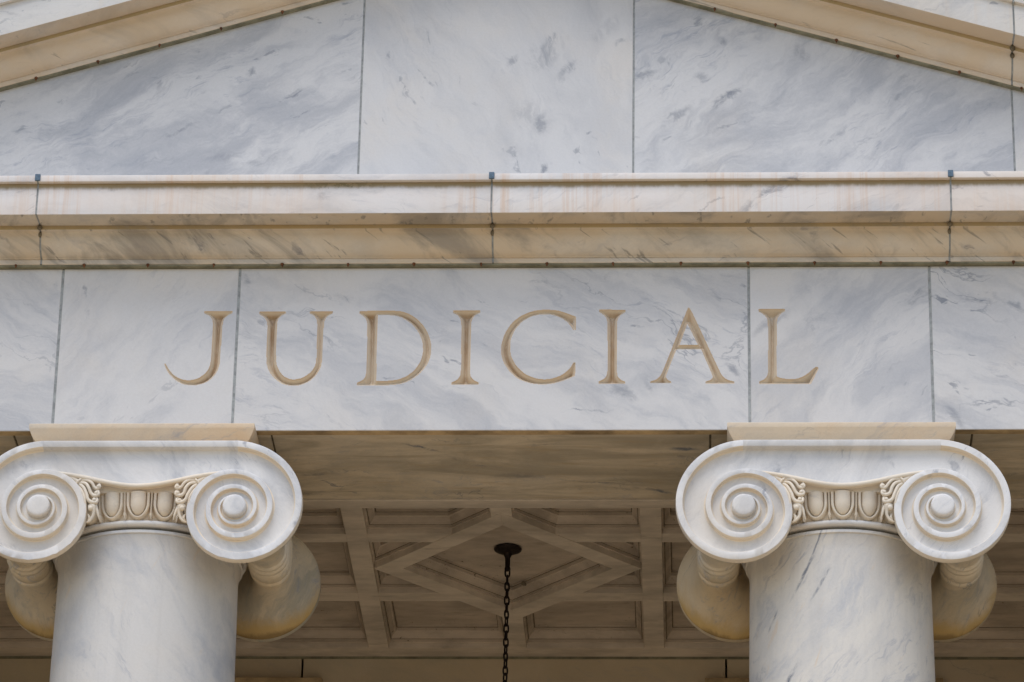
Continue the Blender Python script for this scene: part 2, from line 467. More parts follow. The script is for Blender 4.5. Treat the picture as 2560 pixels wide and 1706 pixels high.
def shaft_rain(T, p0, col):        # long rain streaks and a few rusty mineral lines down the shaft
    n = T.noise(T.vmath('MULTIPLY', p0, (11.0, 11.0, 0.45)), 1.0, 9.0, 0.7)
    col = T.mix(T.ramp(n, 0.46, 0.66, 0.0, 0.17), col, (0.40, 0.385, 0.36))
    q = T.rotY(p0, 68)
    n = T.noise(T.vmath('MULTIPLY', q, (1.0, 6.0, 12.0)), 2.2, 6.0, 0.6)
    m = T.ramp(T.noise(p0, 3.0, 2.0), 0.5, 0.62)
    col = T.mix(T.math('MULTIPLY', T.ramp(n, 0.60, 0.70), T.math('MULTIPLY', m, 0.45)), col, (0.66, 0.50, 0.33))
    n = T.noise(p0, 60.0, 3.0, 0.7)
    return T.mix(T.ramp(n, 0.66, 0.74, 0.0, 0.35), col, (0.33, 0.31, 0.28))
M_SHAFT = [marble('shaft_marble_a', 60.0, 57, extra=shaft_rain, white=(0.60, 0.575, 0.535), cloud=0.9, sw=.02, streak=0.9, fleck=0.0, vein=0.0, warmth=0.5, scale=0.8),
           marble('shaft_marble_b', 63.1, -58, extra=shaft_rain, sw=.02, white=(0.665, 0.62, 0.545), cloud=0.45, streak=0.75, fleck=0.15, vein=0.0, warmth=0.5, scale=0.9,
                  spots=[(1.44, 8.76, .30, .022, -62, .9), (1.53, 8.72, .26, .02, -60, .8), (1.29, 8.56, .12, .016, -66, .9), (1.52, 8.95, .5, .012, -68, .6), (1.36, 8.23, .2, .03, -60, .8),
                         (1.22, 8.3, .14, .08, -60, .5)])]
M_CAP = [marble('capital_marble_%s' % c, 70.0 + 2 * i, (60, -60)[i], white=(0.70, 0.68, 0.65), cloud=0.6, streak=0.4, fleck=0.6, vein=0.4, warmth=0.45,
                spots=([(-1.02, 8.95, .25, .06, -70, .6), (-1.1, 8.86, .12, .05, -50, .6), (-2.45, 8.85, .25, .06, 20, .5), (-2.4, 9.3, .1, .06, 0, .4)],
                       [(1.3, 9.27, .2, .03, -80, .7), (1.25, 9.14, .14, .03, 80, .8), (2.18, 9.27, .16, .05, 70, .6), (2.3, 9.1, .14, .04, -30, .6), (1.86, 9.3, .16, .04, 70, .4)])[i])
         for i, c in enumerate('ab')]
M_TAN = marble('carved_marble', 81.0, 10, white=(0.76, 0.67, 0.54), warm=(0.72, 0.57, 0.40), grey=(0.48, 0.44, 0.38), cloud=.3, streak=.3, fleck=.2, vein=.1, warmth=.7)
M_ABA = marble('abacus_marble', 83.0, -25, white=(0.70, 0.58, 0.43), warm=(0.68, 0.46, 0.26), grey=(0.46, 0.42, 0.37), cloud=.4, streak=.6, fleck=.3, vein=.2, warmth=.7)

def bolster_mat():
    def extra(T, p0, col):
        n = T.noise(T.vmath('MULTIPLY', p0, (2.0, 1.0, 0.8)), 2.6, 10.0, 0.7, 0.6)
        a = T.attr('stain')
        k = T.ramp(T.math('ADD', a, T.math('MULTIPLY', T.math('SUBTRACT', n, 0.5), 1.5)), 0.25, 1.0, 0.0, 0.8)
        col = T.mix(k, col, (0.50, 0.32, 0.09))
        k2 = T.ramp(T.math('ADD', a, T.math('MULTIPLY', T.math('SUBTRACT', n, 0.5), 1.2)), 0.95, 1.25, 0.0, 0.7)
        return T.mix(k2, col, (0.16, 0.10, 0.04))
    return marble('bolster_marble', 77.0, -70, white=(0.66, 0.57, 0.43), grey=(0.36, 0.34, 0.28), warm=(0.60, 0.44, 0.23), cloud=.7, streak=.9, fleck=.7, vein=.7, warmth=.6, extra=extra)
M_BOL = bolster_mat()

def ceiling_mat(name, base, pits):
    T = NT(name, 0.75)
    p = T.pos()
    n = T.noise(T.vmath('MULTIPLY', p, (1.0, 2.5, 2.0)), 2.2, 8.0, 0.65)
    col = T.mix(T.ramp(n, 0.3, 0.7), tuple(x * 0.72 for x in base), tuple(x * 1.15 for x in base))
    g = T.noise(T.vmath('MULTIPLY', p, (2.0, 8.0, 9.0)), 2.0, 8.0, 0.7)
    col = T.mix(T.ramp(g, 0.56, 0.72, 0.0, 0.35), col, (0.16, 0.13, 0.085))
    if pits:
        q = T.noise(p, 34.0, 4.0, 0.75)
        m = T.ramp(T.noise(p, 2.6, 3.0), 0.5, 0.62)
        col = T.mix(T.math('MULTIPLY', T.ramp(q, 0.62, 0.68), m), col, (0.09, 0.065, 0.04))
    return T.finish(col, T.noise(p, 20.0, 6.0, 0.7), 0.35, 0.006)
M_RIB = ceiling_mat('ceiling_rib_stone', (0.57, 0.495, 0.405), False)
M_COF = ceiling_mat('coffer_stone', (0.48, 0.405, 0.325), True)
M_QUIRK = marble('grimy_marble', 45.0, 30, white=(0.40, 0.31, 0.17), grey=(0.27, 0.235, 0.16), warm=(0.42, 0.29, 0.12), cloud=.5, streak=.5, fleck=.4, vein=.2, warmth=.6)
M_MORT = flat('grey_mortar', (0.30, 0.31, 0.30), 0.9, 0.25, 30)
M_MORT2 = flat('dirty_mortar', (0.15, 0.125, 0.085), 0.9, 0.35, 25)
M_MORT3 = flat('olive_mortar', (0.20, 0.19, 0.13), 0.9, 0.3, 12)
M_LEAD = flat('lead', (0.09, 0.14, 0.19), 0.5, 0.3, 60)
M_RUST = flat('rust', (0.13, 0.055, 0.025), 0.85, 0.6, 90)
M_IRON = flat('dark_iron', (0.018, 0.012, 0.010), 0.55, 0.5, 40, 0.6)
M_FRAME = flat('door_surround_stone', (0.34, 0.25, 0.14), 0.8, 0.35, 6)
M_WALL = [marble('wall_marble_%d' % i, 90.0 + i * 3, 28, white=(0.52, 0.45, 0.32), grey=(0.36, 0.34, 0.27), cloud=.5, streak=.6, fleck=.6, vein=.7, warmth=.5, extra=stain_inner) for i in range(3)]
M_PAVE = flat('paving', (0.60, 0.465, 0.30), 0.9, 0.15, 1.5)
M_GRD = flat('ground_sand', (0.56, 0.425, 0.265), 0.95, 0.2, 0.3)
M_ROOF = flat('roof_metal', (0.2, 0.22, 0.22), 0.6, 0.2, 3)

# ---------------------------------------------------------------- ground
MB().box(-900, 900, -900, 900, Z_GND - 0.5, Z_GND).build('ground', M_GRD)
tag(bpy.data.objects['ground'], 'pale sandy ground in front of the portico', 'ground', kind='structure')
pv = MB()
pv.box(-14, 14, -22, -1.6, Z_GND + 0.0, Z_GND + 0.02)
o = pv.build('forecourt', M_PAVE); tag(o, 'tan paved forecourt before the steps', 'pavement', kind='structure')

B = empty('courthouse', (XC, 0.4, Z_GND))
tag(B, 'white marble courthouse portico with two ionic columns, a pediment and the carved word JUDICIAL', 'building')
B_inv = Matrix.Translation(-B.location)
def under(o, p=None):
    """parent o (built in world coordinates) to p, keeping it where it is"""
    p = p or B
    o.parent = p
    o.matrix_parent_inverse = Matrix.Identity(4)
    base = B.location if p is B else Vector((0, 0, 0))
    if p is B:
        o.location = o.location - base
    return o

# steps and floor
for i in range(6):
    z1 = Z_FLOOR - i * 0.2
    o = MB().box(XC - 4.6 - i * 0.3, XC + 4.6 + i * 0.3, -0.5 - (i + 1) * 0.34 if i else -0.5, -0.5 - i * 0.34 + 0.34 if i else 3.9, z1 - 0.2, z1, 0.008).build('step' if i else 'portico_floor', M_PAVE)
    under(o)
# side walls (antae), rear wall body, roof
for s in (-1, 1):
    x = XC + s * 3.95
    o = MB().box(x - 0.35, x + 0.35, 0.02, 3.6, Z_FLOOR, Z_ARCH).build('side_wall', M_WALL[0]); under(o)
for s in (-1, 1):
    o = MB().box(XC + s * 3.95 - .35, XC + s * 3.95 + .35, Y_ARCH + .003, 3.6, Z_ARCH + .003, 10.74, .003).build('side_entablature', M_WALL[1]); under(o)
o = MB().box(XC - 4.2, XC + 4.2, 3.62, 4.2, Z_FLOOR, 9.9).build('rear_wall', M_MORT); under(o)
# block courses of the rear wall, visible below the ceiling
YW = 3.48
zc1 = 9.6385
def wblock(x0, x1, z0, z1, m):
    o = MB().box(x0, x1, YW, YW + 0.135, z0, z1, 0.003).build('wall_block', m); under(o)
xs = [-3.58, -1.343, 1.087, 3.38]
for i in range(3):
    wblock(xs[i] + .006, xs[i + 1] - .006, 8.75, zc1, M_WALL[i])
for r_ in range(1, 9):
    zt = 8.738 - (r_ - 1) * 0.9
    zb = max(zt - 0.888, Z_FLOOR)
    off = 0.6 if r_ % 2 else 0.0
    xx = [-3.58, -2.2 + off, -0.7 + off, 0.9 + off, 2.3 + off * 0.5, 3.38]
    for i in range(5):
        wblock(xx[i] + .006, xx[i + 1] - .006, zb, zt, M_WALL[(i + r_) % 3])
for cx in (-1.897, 1.6405):
    o = MB().prism([Vector((cx - .676, y, z)) for y, z in ((YW, 9.50), (YW - .075, 9.496), (YW - .075, 9.455), (YW - .05, 9.44), (YW - .03, 9.40), (YW - .03, 9.30), (YW, 9.30))], (1.352, 0, 0), 0.003).build('door_surround', M_FRAME)
    under(o)
    m = MB()
    m.box(cx - .62, cx - .48, YW - .03, YW, Z_FLOOR, 9.299, .003); m.box(cx + .48, cx + .62, YW - .03, YW, Z_FLOOR, 9.299, .003)
    j = m.build('jamb', M_FRAME); j.parent = o
    d = MB().box(cx - .479, cx + .479, YW - .012, YW - .002, Z_FLOOR, 9.299).build('door_leaf', M_IRON); d.parent = o

# ---------------------------------------------------------------- frieze with carved letters
LETTERS = [
    ('J', [[(-1.5519,10.1694),(-1.4112,10.1689),(-1.4108,10.1606),(-1.4352,10.1489),(-1.4532,10.1298),(-1.4594,10.1006),(-1.461,10.0089),(-1.4634,9.9011),(-1.4648,9.8681),(-1.4766,9.8309),(-1.5011,9.7955),(-1.5374,9.7709),(-1.5856,9.7595),(-1.6384,9.7654),(-1.685,9.7943),(-1.721,9.8357),(-1.7398,9.8787),(-1.7345,9.877),(-1.7137,9.8398),(-1.6858,9.8092),(-1.6433,9.7876),(-1.5982,9.7859),(-1.5613,9.7981),(-1.5288,9.8245),(-1.5116,9.8558),(-1.5051,9.893),(-1.5032,10.0091),(-1.5047,10.1007),(-1.5097,10.1274),(-1.5258,10.1475),(-1.5514,10.1593)]]),
    ('U', [[(-1.2751,10.1668),(-1.1436,10.1664),(-1.1432,10.1563),(-1.1654,10.1464),(-1.1812,10.1264),(-1.1858,10.0914),(-1.1823,9.9004),(-1.1764,9.8673),(-1.1615,9.8343),(-1.1378,9.8053),(-1.1073,9.7905),(-1.0772,9.7887),(-1.0402,9.7985),(-1.0038,9.8256),(-0.9825,9.8585),(-0.9748,9.8916),(-0.9781,10.099),(-0.982,10.1241),(-0.9948,10.1442),(-1.0187,10.1576),(-1.0191,10.1676),(-0.9044,10.1673),(-0.9041,10.1589),(-0.9271,10.1473),(-0.943,10.1281),(-0.9494,10.099),(-0.9496,9.8997),(-0.9561,9.8543),(-0.9807,9.8091),(-1.0169,9.7762),(-1.0574,9.7599),(-1.0909,9.7567),(-1.1362,9.7642),(-1.1786,9.7931),(-1.2103,9.8344),(-1.225,9.8798),(-1.2274,9.9005),(-1.2288,10.0915),(-1.2353,10.1207),(-1.2513,10.1416),(-1.2746,10.1551)]]),
    ('D', [[(-0.7694,10.1676),(-0.5796,10.1695),(-0.5341,10.1577),(-0.4882,10.1308),(-0.4456,10.0849),(-0.4179,10.0308),(-0.4037,9.9727),(-0.4061,9.9231),(-0.4213,9.8736),(-0.4574,9.8242),(-0.5013,9.7873),(-0.5529,9.7653),(-0.6125,9.7589),(-0.7694,9.7592),(-0.7698,9.7699),(-0.744,9.7822),(-0.7274,9.8002),(-0.7225,9.8331),(-0.7255,10.0899),(-0.7318,10.1233),(-0.7483,10.1434),(-0.7691,10.1568)],[(-0.6799,10.1481),(-0.594,10.147),(-0.5484,10.131),(-0.5023,10.0976),(-0.4673,10.0517),(-0.4456,9.9977),(-0.4418,9.9397),(-0.4517,9.8902),(-0.4803,9.8408),(-0.5168,9.8079),(-0.561,9.7875),(-0.6131,9.7802),(-0.6752,9.7804),(-0.6787,9.9652)]]),
    ('I', [[(-0.298,10.1694),(-0.1634,10.169),(-0.1632,10.159),(-0.1878,10.1466),(-0.2039,10.1258),(-0.2092,10.0925),(-0.2096,9.8318),(-0.2045,9.803),(-0.1876,9.7825),(-0.1628,9.7701),(-0.1626,9.7603),(-0.2953,9.7606),(-0.2956,9.7712),(-0.2697,9.7843),(-0.2552,9.8032),(-0.2499,9.8319),(-0.2527,10.0926),(-0.2587,10.1259),(-0.2742,10.1452),(-0.2978,10.1578)]]),
    ('C', [[(0.3159,10.1324),(0.2798,10.1492),(0.227,10.1677),(0.1669,10.1729),(0.1069,10.1664),(0.0472,10.1416),(-0.0009,10.1002),(-0.0373,10.038),(-0.0533,9.9717),(-0.0518,9.9304),(-0.0383,9.8808),(-0.0075,9.8313),(0.0379,9.7901),(0.0979,9.767),(0.1501,9.7611),(0.2021,9.7651),(0.2615,9.783),(0.3148,9.8075),(0.3185,9.8799),(0.3111,9.8799),(0.2906,9.8429),(0.2537,9.8101),(0.2092,9.7914),(0.1646,9.7857),(0.1198,9.7916),(0.0673,9.8147),(0.0218,9.8601),(-0.0052,9.9137),(-0.0113,9.9633),(-0.0084,10.013),(0.0146,10.071),(0.0551,10.1166),(0.0998,10.1415),(0.1522,10.1505),(0.1972,10.1486),(0.2424,10.1327),(0.2803,10.1034),(0.2993,10.0768),(0.3062,10.0601),(0.3167,10.0601)]]),
    ('I', [[(0.4348,10.1712),(0.566,10.1708),(0.5661,10.1608),(0.5422,10.1459),(0.5258,10.1234),(0.5223,10.0902),(0.5231,9.83),(0.5277,9.8012),(0.5442,9.7823),(0.5665,9.7725),(0.5666,9.7643),(0.4365,9.7646),(0.4364,9.7744),(0.4623,9.7875),(0.4756,9.8055),(0.4813,9.8342),(0.4789,10.0903),(0.4749,10.1236),(0.4597,10.1445),(0.4349,10.1612)]]),
    ('A', [[(0.8821,10.183),(0.8956,10.1638),(1.0346,9.8287),(1.0529,9.7959),(1.0788,9.7794),(1.1084,9.7728),(1.1084,9.7654),(0.9675,9.7658),(0.9675,9.7731),(0.9935,9.7813),(1.0047,9.796),(1.0011,9.8124),(0.9458,9.954),(0.8191,9.9519),(0.77,9.8171),(0.7671,9.7966),(0.7782,9.7818),(0.7938,9.7744),(0.7938,9.7662),(0.6914,9.7664),(0.6913,9.7738),(0.7188,9.7819),(0.7374,9.7966),(0.7522,9.8212),(0.8716,10.1556)],[(0.876,10.0999),(0.8341,9.9733),(0.931,9.9755)]]),
    ('L', [[(1.2321,10.1736),(1.3629,10.1731),(1.3628,10.1623),(1.3409,10.1483),(1.3235,10.125),(1.3209,10.0919),(1.3163,9.8018),(1.331,9.7927),(1.3827,9.7828),(1.4273,9.7884),(1.4645,9.8071),(1.4908,9.8316),(1.5156,9.8537),(1.5259,9.8455),(1.4861,9.7621),(1.2321,9.7627),(1.2322,9.7725),(1.2568,9.7831),(1.2718,9.7994),(1.2795,9.8281),(1.2806,10.092),(1.2765,10.1252),(1.2603,10.1435),(1.232,10.1627)]]),
]


def chaikin(pts, it=2, corner=38):
    for _ in range(it):
        out = []; n = len(pts)
        for i in range(n):
            a, b, c = (np.array(pts[i - 1]), np.array(pts[i]), np.array(pts[(i + 1) % n]))
            v1, v2 = b - a, c - b
            cr = v1[0] * v2[1] - v1[1] * v2[0]
            t = abs(math.degrees(math.atan2(cr, float(v1 @ v2))))
            if t > corner: out.append(tuple(b))
            else:
                out.append(tuple(b * .8 + a * .2)); out.append(tuple(b * .8 + c * .2))
        pts = out
    return pts

def groove(X, Z, rings):
    """depth of a V cut for every grid point"""
    inside = np.zeros(X.shape, bool); best = np.full(X.shape, 1e9)
    for r in rings:
        n = len(r)
        for i in range(n):
            x1, z1 = r[i]; x2, z2 = r[(i + 1) % n]
            if z1 != z2:
                c = ((z1 > Z) != (z2 > Z)) & (X < (x2 - x1) * (Z - z1) / (z2 - z1) + x1)
                inside ^= c
            dx, dz = x2 - x1, z2 - z1
            L2 = dx * dx + dz * dz + 1e-12
            t = np.clip(((X - x1) * dx + (Z - z1) * dz) / L2, 0, 1)
            d = np.hypot(X - x1 - t * dx, Z - z1 - t * dz)
            best = np.minimum(best, d)
    return np.where(inside, best, 0.0)

FX = [-3.35 + XC - 0.9, -2.2815, -1.383, 1.184, 2.089, XC + 4.2]
FJ = 0.0055
FD = 0.055     # the face stones overhang the soffit stones by a drip edge
letters_of = {1: [0], 2: [1, 2, 3, 4, 5, 6], 3: [7]}
STEP = 0.003
for bi in range(5):
    x0, x1 = FX[bi] + FJ, FX[bi + 1] - FJ
    z0, z1 = Z_ARCH, Z_FRZ - 0.0
    V, Q = [], []
    nv = 0
    def add(vs, qs):
        global nv
        V.append(np.asarray(vs, float)); Q.append(np.asarray(qs, int) + nv); nv += len(vs)
    def quad(a, b, c, d): add([a, b, c, d], [[0, 1, 2, 3]])
    b_ = 0.003
    fx0, fx1, fz0, fz1 = x0 + b_, x1 - b_, z0 + b_, z1 - b_
    # sides with a small arris
    quad((x0, FD, z0), (x0, b_, z0), (x0, b_, z1), (x0, FD, z1))
    quad((x1, b_, z0), (x1, FD, z0), (x1, FD, z1), (x1, b_, z1))
    quad((x0, b_, z0), (x0, FD, z0), (x1, FD, z0), (x1, b_, z0))
    quad((x0, b_, z1), (x1, b_, z1), (x1, FD, z1), (x0, FD, z1))
    quad((x0, b_, z0), (fx0, 0, fz0), (fx0, 0, fz1), (x0, b_, z1))
    quad((fx1, 0, fz0), (x1, b_, z0), (x1, b_, z1), (fx1, 0, fz1))
    quad((x0, b_, z0), (x1, b_, z0), (fx1, 0, fz0), (fx0, 0, fz0))
    quad((fx0, 0, fz1), (fx1, 0, fz1), (x1, b_, z1), (x0, b_, z1))
    lets = letters_of.get(bi, [])
    cur = fx0
    LZ0, LZ1 = 9.742, 10.192
    pend = []
    for li in lets:
        rings = [chaikin(r) for r in LETTERS[li][1]]
        lx0 = min(p[0] for p in rings[0]) - 0.006; lx1 = max(p[0] for p in rings[0]) + 0.006
        quad((cur, 0, fz0), (lx0, 0, fz0), (lx0, 0, fz1), (cur, 0, fz1))
        quad((lx0, 0, fz0), (lx1, 0, fz0), (lx1, 0, LZ0), (lx0, 0, LZ0))
        quad((lx0, 0, LZ1), (lx1, 0, LZ1), (lx1, 0, fz1), (lx0, 0, fz1))
        cur = lx1
        nx = int((lx1 - lx0) / STEP) + 2; nz = int((LZ1 - LZ0) / STEP) + 2
        gx = np.linspace(lx0, lx1, nx); gz = np.linspace(LZ0, LZ1, nz)
        X, Z = np.meshgrid(gx, gz, indexing='ij')
        D = groove(X, Z, rings)
        Y = np.minimum(D * 2.0, 0.048)
        vs = np.stack([X, Y, Z], -1).reshape(-1, 3)
        q = grid_quads(nx, nz)
        dep = Y.reshape(-1)
        cut = dep[q].max(1) > 1e-6
        add(vs, q[~cut])
        # the carved letter itself
        use = np.unique(q[cut]); remap = -np.ones(len(vs), int); remap[use] = np.arange(len(use))
        pend.append((LETTERS[li][0], vs[use], remap[q[cut]]))
    quad((cur, 0, fz0), (fx1, 0, fz0), (fx1, 0, fz1), (cur, 0, fz1))
    o = fast_make('frieze_block', np.concatenate(V), np.concatenate(Q), M_F[bi])
    under(o)
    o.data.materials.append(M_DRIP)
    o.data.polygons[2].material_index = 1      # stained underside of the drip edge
    for (ch, vs, q) in pend:
        l = fast_make('letter', vs, q, M_LET)
        l.parent = o
        l['label'] = 'V-cut tan letter %s' % ch
# mortar between and behind the frieze stones
for x in FX[1:-1]:
    o = MB().box(x - .012, x + .012, .002, FD - .002, Z_ARCH + 0.003, Z_FRZ - .003).build('mortar', M_MORT); under(o)
# architrave soffit stones, set 4 mm higher than the drip edge
SX = [FX[0] + .02, -2.484, -1.194, 0.989, 2.2805, FX[-1] - .02]
for i in range(5):
    o = MB().box(SX[i] + .005, SX[i + 1] - .005, FD + .002, Y_ARCH, Z_ARCH + .006, Z_FRZ - .01, .003).build('architrave_block', M_SOF); under(o)
o = MB().box(FX[0] + .05, FX[-1] - .05, FD + .01, Y_ARCH - .01, Z_ARCH + .014, Z_FRZ - .02).build('mortar', M_MORT2); under(o)

# ---------------------------------------------------------------- horizontal cornice
def ext(name, prof, x0, x1, mat, parent=None, shear=None, bev=0.0025):
    m = MB()
    if shear is None:
        m.prism([Vector((x0, y, z)) for y, z in prof], (x1 - x0, 0, 0), bev)
    else:
        m.prism([Vector((x0, y, z + shear(x0))) for y, z in prof], (x1 - x0, 0, shear(x1) - shear(x0)), bev)
    o = m.build(name, mat, smooth=35)
    if parent is None: under(o)
    else: o.parent = parent
    return o

def olive_face(o):                # grime band on the small vertical face above the ovolo
    o.data.materials.append(M_QUIRK)
    for p in o.data.polygons:
        if abs(p.normal.y) > 0.9 and abs(p.center.y + .145) < .003: p.material_index = 1
def bounce_tint_down_face(o, mat):  # undersides get the tan bed marble, painting in warm light from the ground
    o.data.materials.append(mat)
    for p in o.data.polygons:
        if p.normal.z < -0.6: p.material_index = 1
P_CORONA = [(0.25, 10.583), (-0.140, 10.583), (-0.262, 10.577), (-0.285, 10.575), (-0.285, 10.7485), (0.25, 10.7485)]
P_FILLET = [(0.25, 10.7488), (-0.310, 10.7488), (-0.310, 10.784), (0.0, 10.806), (0.25, 10.806)]
P_BED = [(0.25, 10.4185), (-0.035, 10.4185), (-0.037, 10.424), (-0.037, 10.442), (-0.034, 10.4475), (-0.042, 10.4480)]
for k in range(13):     # ovolo
    a = k / 12 * math.pi / 2
    P_BED.append((-0.042 - 0.074 * math.sin(a) ** 1.0, 10.4500 + 0.098 * (1 - math.cos(a)) ** 0.85))
P_BED += [(-0.119, 10.560), (-0.144, 10.5615), (-0.146, 10.5828), (0.25, 10.5828)]
CX = [XC - X_END, -2.392, -0.102, 2.19, XC + X_END]
CJ = 0.0045
P_MORT = [(0.24, 10.4225), (-0.033, 10.4225), (-0.033, 10.450), (-0.042, 10.453)] + [(y + .003, z + .003) for y, z in P_BED[6:19]] + [(-0.115, 10.564), (-0.139, 10.566),
          (-0.142, 10.588), (-0.281, 10.580), (-0.281, 10.745), (-0.306, 10.752), (-0.304, 10.780), (0.24, 10.80)]
for i in range(4):
    x0, x1 = CX[i] + CJ, CX[i + 1] - CJ
    o = ext('cornice_block', P_CORONA, x0, x1, M_COR[i])
    bounce_tint_down_face(o, M_BED[i])
    ext('fillet', P_FILLET, x0, x1, M_COR[i], o)
    olive_face(ext('bed_moulding', P_BED, x0, x1, M_BED[i], o))
for x in CX[1:-1]: ext('mortar', P_MORT, x - .0043, x + .0043, M_MORT, bev=0)
o = MB().box(CX[0] + .02, CX[-1] - .02, -.031, .2, Z_FRZ + .0004, 10.4183).build('mortar', M_MORT3); under(o)
for x in CX[1:-1]:
    o = MB().box(x - .0135, x + .0135, -.318, -.29, 10.752, 10.789, .003).build('lead_cap', M_LEAD); under(o)
    # dirt washed into the joint of the soffit
    o = MB().sphere((x, -.152, 10.569), .013, 1.0, .8, 1.1).build('tar_spot', M_MORT2, smooth=60); under(o)
    o = MB().sphere((x - .002, -.117, 10.547), .011, .8, .6, 1.5).build('tar_spot', M_MORT2, smooth=60); under(o)

rng = random.Random(4)
def stud(x, y, z):
    m = MB(); r_ = .0075 * rng.uniform(.8, 1.25)
    m.sphere((x, y, z), r_, 1.1, 1.2, .8, 8)
    m.tube([(x, y, z), (x + rng.uniform(-.002, .002), y + .003, z - .014)], [.006, .003], 7)
    o = m.build('rust_stud', M_RUST, smooth=60); under(o)
for i in range(-1, 18):
    stud(-2.5153 + .3354 * i + rng.uniform(-.008, .008), -.034, 10.4165)

# ---------------------------------------------------------------- tympanum
TJ = .005
TX = [XC - X_END + .3, -2.74, -0.8027, 0.602, 2.5375, XC + X_END - .3]
for i, (x0, x1) in enumerate(zip(TX[:-1], TX[1:])):
    a, b = x0 + TJ, x1 - TJ
    pts = [(a, 10.81), (b, 10.81), (b, zr(b) + .05)]
    if a < XC < b: pts.append((XC, zr(XC) + .05))
    pts.append((a, zr(a) + .05))
    m = M_T[{0: 3, 1: 0, 2: 1, 3: 2, 4: 3}[i]]
    o = MB().prism([Vector((x, 0, z)) for x, z in pts], (0, .2, 0), .0025).build('tympanum_panel', m); under(o)
o = MB().prism([Vector((XC - X_END + .5, .003, 10.82)), Vector((XC + X_END - .5, .003, 10.82)), Vector((XC + X_END - .5, .003, zr(XC + X_END - .5) + .03)), Vector((XC, .003, Z_APEX + .03)), Vector((XC - X_END + .5, .003, zr(XC - X_END + .5) + .03))], (0, .15, 0)).build('mortar', M_MORT)
under(o)

# ---------------------------------------------------------------- raking cornice
P_RFIL = [(0.25, 10.7548), (-0.310, 10.7548), (-0.310, 10.800), (-0.322, 10.802), (-0.335, 10.82), (-0.345, 10.85), (-0.372, 10.875), (-0.385, 10.885), (-0.385, 10.91), (0.25, 10.93)]
P_RCOR = [(y, z if z < 10.6 else 10.7545) for y, z in P_CORONA]
RX = {-1: [XC, -1.28 - 1.30, XC - X_END - .1], 1: [XC, 2.5375, XC + X_END + .1]}
RX[-1][1] = -2.78
for s in (-1, 1):
    for a, b in zip(RX[s][:-1], RX[s][1:]):
        x0, x1 = min(a, b), max(a, b)
        j0 = CJ if x0 != XC else 0.0; j1 = CJ if x1 != XC else 0.0
        sh = lambda x: zr(x) - Z_FRZ
        bev = .0025
        o = ext('raking_cornice_block', P_RCOR, x0 + j0, x1 - j1, M_RAKE, None, sh, bev)
        bounce_tint_down_face(o, M_RBED)
        ext('fillet', P_RFIL, x0 + j0, x1 - j1, M_RAKE, o, sh, bev)
        olive_face(ext('bed_moulding', P_BED, x0 + j0, x1 - j1, M_RBED, o, sh, bev))
    x0, x1 = min(RX[s]), max(RX[s])
    ext('mortar', P_MORT, RX[s][1] - .0043, RX[s][1] + .0043, M_MORT, None, sh, 0)
    ext('mortar', [(.2, Z_FRZ + .001), (-.031, Z_FRZ + .001), (-.031, 10.4183), (.2, 10.4183)], x0 + .01, x1 - .01, M_MORT3, None, sh, 0)
    xj = RX[s][1]
    for yy, zz, rr in ((-.152, 10.569, .014), (-.117, 10.545, .012)):
        o = MB().sphere((xj, yy, zz + sh(xj)), rr, 1.0, .8, 1.3).build('tar_spot', M_MORT2, smooth=60); under(o)
for i in range(-2, 8):
    x = -2.4905 + .316 * i
    if x < XC - .1: stud(x, -.034, zr(x) + .006)
for i in range(-2, 8):
    x = 2.5844 - .3127 * i
    if x > XC + .1: stud(x, -.034, zr(x) + .006)
# roof behind the pediment
o = MB().prism([Vector((XC - X_END - .1, .26, 10.75)), Vector((XC + X_END + .1, .26, 10.75)), Vector((XC, .26, Z_APEX + .49))], (0, 4.2, 0)).build('roof', M_ROOF); under(o)

# ================================================================ coffered ceiling
ZC = 9.65
PANEL = 0.122
ceil = MB().box(XC - 3.6, XC + 3.6, Y_ARCH + .005, 3.62, ZC + PANEL + .004, ZC + .4).build('coffered_ceiling', M_COF)
under(ceil)
def rib(name, pts, z):
    o = MB().prism([Vector((x, y, z)) for x, y in pts], (0, 0, ZC + PANEL + .003 - z), .002).build(name, M_RIB)
    o.parent = ceil
    return o
def rrect(name, x0, x1, y0, y1, z): return rib(name, [(x0, y0), (x1, y0), (x1, y1), (x0, y1)], z)
YF, YR = .985, 3.337
o = MB().box(XC - 3.6, XC + 3.6, Y_ARCH + .006, .98, Z_ARCH - .001, ZC + PANEL, .003).build('border', M_RIB); o.parent = ceil
rrect('border', XC - 3.6, XC + 3.6, YR, YW - .004, ZC + .001)
o = MB().box(XC - 3.6, XC + 3.6, YW - .003, YW + .13, ZC - .011, ZC + .05).build('mortar', M_MORT3); under(o)
XL, XR = -.838, .622
longs = [(-.952, -.838), (.622, .735), (-1.92, -1.81), (1.57, 1.69)]
for a, b in longs: rrect('rib', a, b, YF, YR - .001, ZC)
for a, b in ((XC - 3.6, -3.2), (3.0, XC + 3.6)): rrect('border', a, b, YF, YR - .001, ZC)
CR = ((1.662, 1.777), (2.506, 2.624))
DCX, DCY = -.108, 2.142
HX, HY, hx, hy = .726, .775, .569, .607
def halfw(y, H, V): return H * (1 - abs(y - DCY) / V)
bays = [(-3.2, -1.92), (-1.81, -.952), (.735, 1.57), (1.69, 3.0)]
for (a, b) in bays:
    for (c, d) in CR: rrect('cross_rib', a + .0005, b - .0005, c, d, ZC + .002)
for (c, d) in CR:
    yi = min((c, d), key=lambda y: abs(y - DCY)); yo = c + d - yi
    for s in (-1, 1):
        xe = XL if s < 0 else XR
        rib('cross_rib', [(xe, c), (xe, d)] + [(DCX + s * (halfw(d, HX, HY) - .01), d), (DCX + s * (halfw(c, HX, HY) - .01), c)], ZC + .002)
